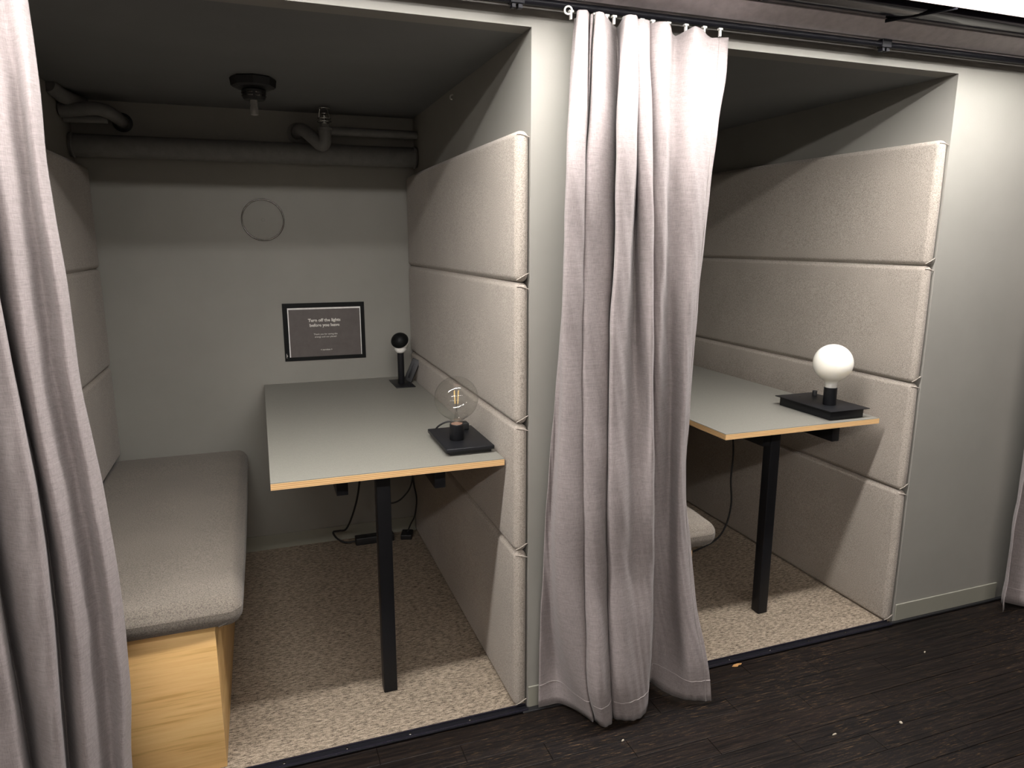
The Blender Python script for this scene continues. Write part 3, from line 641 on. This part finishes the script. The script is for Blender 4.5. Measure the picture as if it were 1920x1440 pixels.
# ================================================================== curtains
CURTAIN_MID = [(1.858, [(0.099, -0.028999999999999998), (0.102, -0.036849999999999994), (0.085, -0.08335), (0.106, -0.08335), (0.145, -0.008), (0.122, -0.07560000000000001), (0.164, -0.008), (0.13, -0.08335), (0.144, -0.08335), (0.17, -0.0601), (0.224, -0.008), (0.205, -0.09110000000000001), (0.23, -0.09110000000000001), (0.28, -0.008), (0.244, -0.07560000000000001), (0.271, -0.07560000000000001), (0.314, -0.008), (0.291, -0.05235000000000001), (0.318, -0.08335), (0.379, -0.029100000000000015), (0.405, -0.07560000000000001), (0.463, -0.0446), (0.538, -0.029100000000000015)]), (1.742, [(0.087, -0.038), (0.085, -0.0536), (0.07, -0.10010000000000002), (0.097, -0.10010000000000002), (0.144, -0.008), (0.119, -0.07685), (0.162, -0.008), (0.119, -0.10010000000000002), (0.138, -0.10010000000000002), (0.178, -0.06135000000000001), (0.232, -0.008), (0.186, -0.11560000000000001), (0.226, -0.10785000000000003), (0.286, -0.008), (0.241, -0.09234999999999999), (0.268, -0.09234999999999999), (0.321, -0.008), (0.294, -0.06135000000000001), (0.312, -0.10010000000000002), (0.371, -0.038100000000000016), (0.406, -0.08460000000000001), (0.462, -0.0536), (0.529, -0.038100000000000016)]), (1.619, [(0.078, -0.049999999999999996), (0.073, -0.0656), (0.055, -0.11210000000000002), (0.087, -0.11985000000000003), (0.138, -0.019100000000000006), (0.118, -0.07335000000000001), (0.151, -0.019100000000000006), (0.11, -0.11210000000000002), (0.135, -0.11210000000000002), (0.183, -0.07335000000000001), (0.228, -0.019100000000000006), (0.171, -0.13535), (0.217, -0.1276), (0.285, -0.019100000000000006), (0.242, -0.10435), (0.267, -0.11210000000000002), (0.32, -0.02685), (0.296, -0.07335000000000001), (0.307, -0.11210000000000002), (0.363, -0.05784999999999999), (0.4, -0.09660000000000002), (0.45, -0.07335000000000001), (0.505, -0.05010000000000001)]), (1.492, [(0.071, -0.06), (0.062, -0.08335000000000001), (0.043, -0.12985000000000002), (0.082, -0.12985000000000002), (0.134, -0.029100000000000008), (0.121, -0.060100000000000015), (0.135, -0.03685), (0.097, -0.12210000000000001), (0.127, -0.12210000000000001), (0.182, -0.08335000000000001), (0.227, -0.029100000000000008), (0.167, -0.14535), (0.21, -0.1376), (0.274, -0.0446), (0.243, -0.11435), (0.264, -0.12985000000000002), (0.316, -0.0446), (0.295, -0.08335000000000001), (0.311, -0.11435), (0.361, -0.06785), (0.396, -0.10660000000000001), (0.447, -0.08335000000000001), (0.488, -0.060100000000000015)]), (1.312, [(0.068, -0.06), (0.06, -0.08335000000000001), (0.041, -0.12985000000000002), (0.084, -0.12985000000000002), (0.139, -0.021349999999999994), (0.13, -0.0446), (0.131, -0.0446), (0.096, -0.12210000000000001), (0.124, -0.12210000000000001), (0.177, -0.09885000000000001), (0.234, -0.021349999999999994), (0.17, -0.14535), (0.207, -0.1376), (0.258, -0.0756), (0.253, -0.11435), (0.27, -0.1376), (0.322, -0.05235000000000001), (0.301, -0.0911), (0.316, -0.11435), (0.368, -0.06785), (0.407, -0.10660000000000001), (0.447, -0.08335000000000001), (0.475, -0.060100000000000015)]), (1.131, [(0.07, -0.045), (0.059, -0.0756), (0.038, -0.12985000000000002), (0.086, -0.12985000000000002), (0.143, -0.013600000000000001), (0.134, -0.03685), (0.132, -0.0446), (0.093, -0.12985000000000002), (0.124, -0.12985000000000002), (0.167, -0.11435), (0.227, -0.021349999999999994), (0.16, -0.1531), (0.204, -0.1376), (0.261, -0.08335000000000001), (0.261, -0.12210000000000001), (0.274, -0.14535), (0.327, -0.060100000000000015), (0.311, -0.0911), (0.322, -0.10660000000000001), (0.38, -0.060100000000000015), (0.399, -0.11435), (0.434, -0.0911), (0.466, -0.060100000000000015)]), (0.917, [(0.058, -0.035), (0.067, -0.0446), (0.041, -0.12985000000000002), (0.086, -0.1376), (0.147, -0.013600000000000001), (0.137, -0.03685), (0.131, -0.05235000000000001), (0.093, -0.1376), (0.121, -0.14535), (0.164, -0.12985000000000002), (0.229, -0.021349999999999994), (0.163, -0.1531), (0.199, -0.14535), (0.257, -0.10660000000000001), (0.275, -0.12985000000000002), (0.28, -0.1531), (0.338, -0.060100000000000015), (0.326, -0.08335000000000001), (0.333, -0.09885000000000001), (0.399, -0.05235000000000001), (0.398, -0.12210000000000001), (0.43, -0.0911), (0.46, -0.060100000000000015)]), (0.647, [(0.041, -0.03), (0.057, -0.029100000000000008), (0.035, -0.12210000000000001), (0.092, -0.14535), (0.157, -0.013600000000000001), (0.147, -0.03685), (0.14, -0.05235000000000001), (0.098, -0.14535), (0.123, -0.16085000000000002), (0.166, -0.1376), (0.229, -0.029100000000000008), (0.163, -0.16085000000000002), (0.196, -0.16860000000000003), (0.25, -0.1376), (0.273, -0.1531), (0.29, -0.16085000000000002), (0.352, -0.060100000000000015), (0.35, -0.06785), (0.369, -0.06785), (0.405, -0.060100000000000015), (0.392, -0.12985000000000002), (0.417, -0.11435), (0.438, -0.0911)]), (0.458, [(0.035, -0.025), (0.054, -0.030400000000000003), (0.043, -0.1084), (0.099, -0.1384), (0.154, -0.030400000000000003), (0.147, -0.048400000000000006), (0.142, -0.06040000000000001), (0.109, -0.1384), (0.133, -0.15639999999999998), (0.175, -0.1324), (0.227, -0.048400000000000006), (0.176, -0.1504), (0.206, -0.1624), (0.254, -0.1444), (0.281, -0.1504), (0.304, -0.1504), (0.357, -0.06640000000000001), (0.364, -0.06040000000000001), (0.385, -0.06040000000000001), (0.405, -0.07239999999999999), (0.405, -0.12639999999999998), (0.426, -0.12639999999999998), (0.462, -0.1024)]), (0.295, [(0.03, -0.022), (0.064, -0.0184), (0.062, -0.1024), (0.109, -0.1384), (0.162, -0.0364), (0.155, -0.0544), (0.151, -0.06640000000000001), (0.116, -0.1444), (0.137, -0.1684), (0.177, -0.1444), (0.23, -0.0544), (0.18, -0.15639999999999998), (0.206, -0.1744), (0.25, -0.1624), (0.278, -0.1624), (0.305, -0.15639999999999998), (0.367, -0.06040000000000001), (0.381, -0.048400000000000006), (0.4, -0.0544), (0.415, -0.0784), (0.417, -0.1324), (0.435, -0.1444), (0.47, -0.1324)]), (0.127, [(0.027, -0.022), (0.08, -0.012), (0.098, -0.1024), (0.121, -0.1384), (0.165, -0.0544), (0.16, -0.06640000000000001), (0.155, -0.0784), (0.123, -0.1504), (0.141, -0.1804), (0.183, -0.15639999999999998), (0.236, -0.06640000000000001), (0.189, -0.1624), (0.211, -0.1804), (0.251, -0.1744), (0.279, -0.1684), (0.305, -0.15639999999999998), (0.379, -0.048400000000000006), (0.395, -0.04240000000000001), (0.414, -0.06640000000000001), (0.427, -0.1024), (0.438, -0.1504), (0.466, -0.1624), (0.499, -0.1624)]), (0.012, [(0.025, -0.027), (0.091, -0.03), (0.134, -0.1), (0.146, -0.133), (0.153, -0.126), (0.154, -0.129), (0.154, -0.131), (0.155, -0.136), (0.164, -0.163), (0.189, -0.16), (0.206, -0.138), (0.208, -0.144), (0.23, -0.159), (0.257, -0.166), (0.289, -0.158), (0.321, -0.13), (0.375, -0.041), (0.389, -0.029), (0.4, -0.066), (0.417, -0.104), (0.446, -0.136), (0.477, -0.152), (0.514, -0.168)])]
CURTAIN_LEFT = [(1.858, [(-1.02, -0.075), (-1.027, -0.105), (-1.061, -0.07), (-1.097, -0.125), (-1.167, -0.03), (-1.13, -0.15), (-1.18, -0.125), (-1.238, -0.03), (-1.196, -0.15), (-1.275, -0.12), (-1.345, -0.09)]), (1.754, [(-1.02, -0.075), (-1.027, -0.105), (-1.061, -0.07), (-1.097, -0.125), (-1.167, -0.03), (-1.13, -0.15), (-1.18, -0.125), (-1.238, -0.03), (-1.196, -0.15), (-1.275, -0.12), (-1.345, -0.09)]), (1.619, [(-1.018, -0.075), (-1.029, -0.105), (-1.055, -0.07), (-1.09, -0.125), (-1.16, -0.03), (-1.124, -0.15), (-1.176, -0.125), (-1.234, -0.03), (-1.193, -0.15), (-1.281, -0.12), (-1.352, -0.09)]), (1.46, [(-1.022, -0.075), (-1.032, -0.105), (-1.058, -0.07), (-1.085, -0.125), (-1.151, -0.03), (-1.117, -0.15), (-1.174, -0.125), (-1.231, -0.03), (-1.192, -0.15), (-1.29, -0.12), (-1.362, -0.09)]), (1.252, [(-1.013, -0.075), (-1.025, -0.105), (-1.057, -0.07), (-1.085, -0.125), (-1.145, -0.03), (-1.114, -0.15), (-1.173, -0.125), (-1.234, -0.03), (-1.196, -0.15), (-1.298, -0.12), (-1.372, -0.09)]), (1.052, [(-1.011, -0.075), (-1.022, -0.105), (-1.057, -0.07), (-1.083, -0.125), (-1.135, -0.03), (-1.108, -0.15), (-1.165, -0.125), (-1.23, -0.03), (-1.195, -0.15), (-1.295, -0.12), (-1.379, -0.09)]), (0.829, [(-0.994, -0.075), (-1.01, -0.105), (-1.041, -0.07), (-1.072, -0.125), (-1.121, -0.03), (-1.099, -0.15), (-1.154, -0.125), (-1.222, -0.03), (-1.19, -0.15), (-1.285, -0.12), (-1.379, -0.09)]), (0.591, [(-0.984, -0.075), (-1.0, -0.105), (-1.031, -0.07), (-1.065, -0.125), (-1.12, -0.03), (-1.102, -0.15), (-1.155, -0.125), (-1.217, -0.03), (-1.188, -0.15), (-1.283, -0.12), (-1.38, -0.09)]), (0.336, [(-0.988, -0.075), (-1.001, -0.105), (-1.036, -0.07), (-1.072, -0.125), (-1.13, -0.03), (-1.113, -0.15), (-1.151, -0.125), (-1.212, -0.03), (-1.188, -0.15), (-1.289, -0.12), (-1.39, -0.09)]), (0.175, [(-1.002, -0.075), (-1.013, -0.105), (-1.042, -0.07), (-1.079, -0.125), (-1.137, -0.03), (-1.119, -0.15), (-1.155, -0.125), (-1.21, -0.03), (-1.188, -0.15), (-1.291, -0.12), (-1.394, -0.09)]), (0.012, [(-1.002, -0.075), (-1.013, -0.105), (-1.042, -0.07), (-1.079, -0.125), (-1.137, -0.03), (-1.119, -0.15), (-1.155, -0.125), (-1.21, -0.03), (-1.188, -0.15), (-1.291, -0.12), (-1.394, -0.09)])]

def cr_curve(P, sub):
    """centripetal Catmull-Rom through 2-D points, sub samples per span"""
    P = [Vector(p) for p in P]; Q = [P[0]*2-P[1]]+P+[P[-1]*2-P[-2]]; out = []
    for i in range(1, len(Q)-2):
        p = Q[i-1:i+3]; ts = [0.0]
        for a, b_ in zip(p, p[1:]): ts.append(ts[-1]+max((b_-a).length, 1e-5)**0.5)
        for k in range(sub):
            t_ = ts[1]+(ts[2]-ts[1])*k/sub
            L1 = [(p[j]*(ts[j+1]-t_)+p[j+1]*(t_-ts[j]))/(ts[j+1]-ts[j]) for j in range(3)]
            L2 = [(L1[j]*(ts[j+2]-t_)+L1[j+1]*(t_-ts[j]))/(ts[j+2]-ts[j]) for j in range(2)]
            out.append((L2[0]*(ts[2]-t_)+L2[1]*(t_-ts[1]))/(ts[2]-ts[1]))
    out.append(P[-1]); return out
def level_at(levels, z):
    zs = [l[0] for l in levels]; n = len(zs)
    i = 0
    while i < n-2 and z < zs[i+1]: i += 1
    h = zs[i+1]-zs[i]; t_ = (z-zs[i])/h; res = []
    for c in range(len(levels[0][1])):
        r_ = []
        for a in (0, 1):
            f = lambda k: levels[k][1][c][a]
            m0 = (f(i+1)-f(max(i-1, 0)))/(zs[i+1]-zs[max(i-1, 0)])*h; m1 = (f(min(i+2, n-1))-f(i))/(zs[min(i+2, n-1)]-zs[i])*h
            r_.append((2*t_**3-3*t_**2+1)*f(i)+(t_**3-2*t_**2+t_)*m0+(-2*t_**3+3*t_**2)*f(i+1)+(t_**3-t_**2)*m1)
        res.append(tuple(r_))
    return res
def curtain(levels, label, droop=None, sub=8, rows=72, hem=True, hooks=(), side=()):
    ztop, zbot = levels[0][0], levels[-1][0]; grid = []
    for r in range(rows+1):
        z = ztop+(zbot-ztop)*r/rows
        line = cr_curve(level_at(levels, z), sub)
        pts = []
        for k, p in enumerate(line):
            zz = z
            if droop: zz -= droop(k/sub)*max(0.0, 1-(ztop-z)/0.10)
            # faint cloth waviness
            wv = 0.0012*math.sin(p.x*37+z*23)+0.001*math.sin(z*41+k*0.9)
            pts.append(Vector((p.x, p.y+wv, zz)))
        grid.append(pts)
    mid = grid[rows//2][len(grid[0])//2]
    root = thing('curtain', (mid.x, mid.y, zbot), label, 'curtain', 'booth curtains')
    bm = bmesh.new(); V = [[bm.verts.new(p) for p in l] for l in grid]
    for a, b_ in zip(V, V[1:]):
        for k in range(len(a)-1): bm.faces.new((a[k], a[k+1], b_[k+1], b_[k]))
    me_o = obj('cloth', bm, 'curtain_cloth', root, angle=180)
    sol = me_o.modifiers.new('thickness', 'SOLIDIFY'); sol.thickness = 0.0018; sol.offset = 0
    if hem:
        r = int(rows*(1-(0.062-zbot)/(ztop-zbot)))
        line = [p+Vector((0, -0.0016, 0)) for p in grid[r]]
        obj('hem_stitch', tube(line, 0.0009, 5), 'curtain_thread', me_o)
    for col_ in side:
        obj('side_stitch', tube([l[col_]+Vector((0, -0.0018, 0)) for l in grid], 0.0008, 5), 'curtain_thread', me_o)
    for hx in hooks:
        g = bmesh.new()
        rbox(hx-0.0025, hx+0.0025, RY-0.004, RY+0.004, ztop-0.012, RZ-0.0086, 0.001, 1, bm=g)
        rbox(hx-0.006, hx+0.006, RY-0.005, RY+0.005, RZ-0.0135, RZ-0.0086, 0.001, 1, bm=g)
        obj('hook', g, 'white_plastic', root)
    return root
def droop_mid(u):
    pts = [(0, 0.004), (3, 0.0), (5, 0.004), (8, 0.0), (9, 0.005), (10, 0.006), (12, 0.0), (13, 0.006), (15, 0.002), (18, 0.004), (19, 0.018), (20, 0.004), (20.7, 0.005), (21.2, 0.016), (22, 0.006)]
    for (a, fa), (b_, fb) in zip(pts, pts[1:]):
        if a <= u <= b_: return fa+(fb-fa)*(u-a)/(b_-a)
    return 0.0
cm = curtain(CURTAIN_MID, 'grey-mauve linen curtain hanging gathered between the two booths', droop_mid, 9, 80, True,
        (0.082, 0.118, 0.146, 0.176, 0.196, 0.226, 0.250, 0.272, 0.302, 0.347, 0.398, 0.452, 0.500), (-5,))
obj('ring', torus((0.070, RY-0.012, 1.862), 0.0085, 0.0022, (0.3,1,0), 24, 8), 'white_plastic', cm)
curtain(CURTAIN_LEFT, 'grey-mauve linen curtain hanging at the left edge of the left booth', None, 10, 72, True, (-1.03, -1.10, -1.18, -1.26, -1.34))
RIGHT = []
for z in (1.858, 1.5, 1.1, 0.75, 0.5, 0.3, 0.15, 0.05, 0.012):
    k = (1.858-z)/1.846
    e = {0.5: 0.006, 0.3: -0.004, 0.15: 0.008, 0.05: 0.0, 0.012: 0.004}.get(z, 0.0)
    base = [(1.812+e, -0.100), (1.842+e, -0.070), (1.885, -0.040), (1.93, -0.095), (1.975, -0.115), (1.99, -0.055), (2.04, -0.07), (2.09, -0.12), (2.12, -0.06), (2.18, -0.07), (2.23, -0.115), (2.28, -0.08)]
    RIGHT.append((z, [(x+0.01*k*math.sin(i*1.7), y+0.006*k*math.sin(i*2.3+1)) for i, (x, y) in enumerate(base)]))
curtain(RIGHT, 'grey-mauve linen curtain just visible at the right edge', None, 8, 60, True, (1.83, 1.93, 2.03, 2.13, 2.23))

# ================================================================== bits on the floor
CHIPS = (((0.196, -0.216, 0.0), 0.4, 'pale chip on the dark floor below the hanging curtain'),
         ((0.758, -0.39, 0.0), 0.1, 'pale sliver in the middle of the dark floor'),
         ((0.971, -0.415, 0.0), 1.0, 'round pale crumb on the dark floor at the right'),
         ((1.34, -0.178, 0.0), 0.5, 'pale chip on the dark floor nearest the right wall'))
for (p, a, lab) in CHIPS:
    sx = 0.009 if 'sliver' in lab else 0.006; sy = 0.0025 if 'round' not in lab else 0.005
    c = bmesh.new()
    ring = [Vector((sx*math.cos(2*math.pi*k/9)*random.uniform(0.75, 1.1), sy*math.sin(2*math.pi*k/9)*random.uniform(0.75, 1.1), 0)) for k in range(9)]
    rm = Matrix.Rotation(a, 3, 'Z')
    lo_ = [c.verts.new(rm @ v+Vector(p)+Vector((0,0,0.0001))) for v in ring]; hi_ = [c.verts.new(rm @ (v*0.8)+Vector(p)+Vector((0,0,0.0022))) for v in ring]
    c.faces.new(hi_); c.faces.new(list(reversed(lo_)))
    for k in range(9): c.faces.new((lo_[k], lo_[(k+1)%9], hi_[(k+1)%9], hi_[k]))
    tag(obj('floor_chip', c, 'chip', smooth=False), lab, 'debris', 'pale chips on the floor')
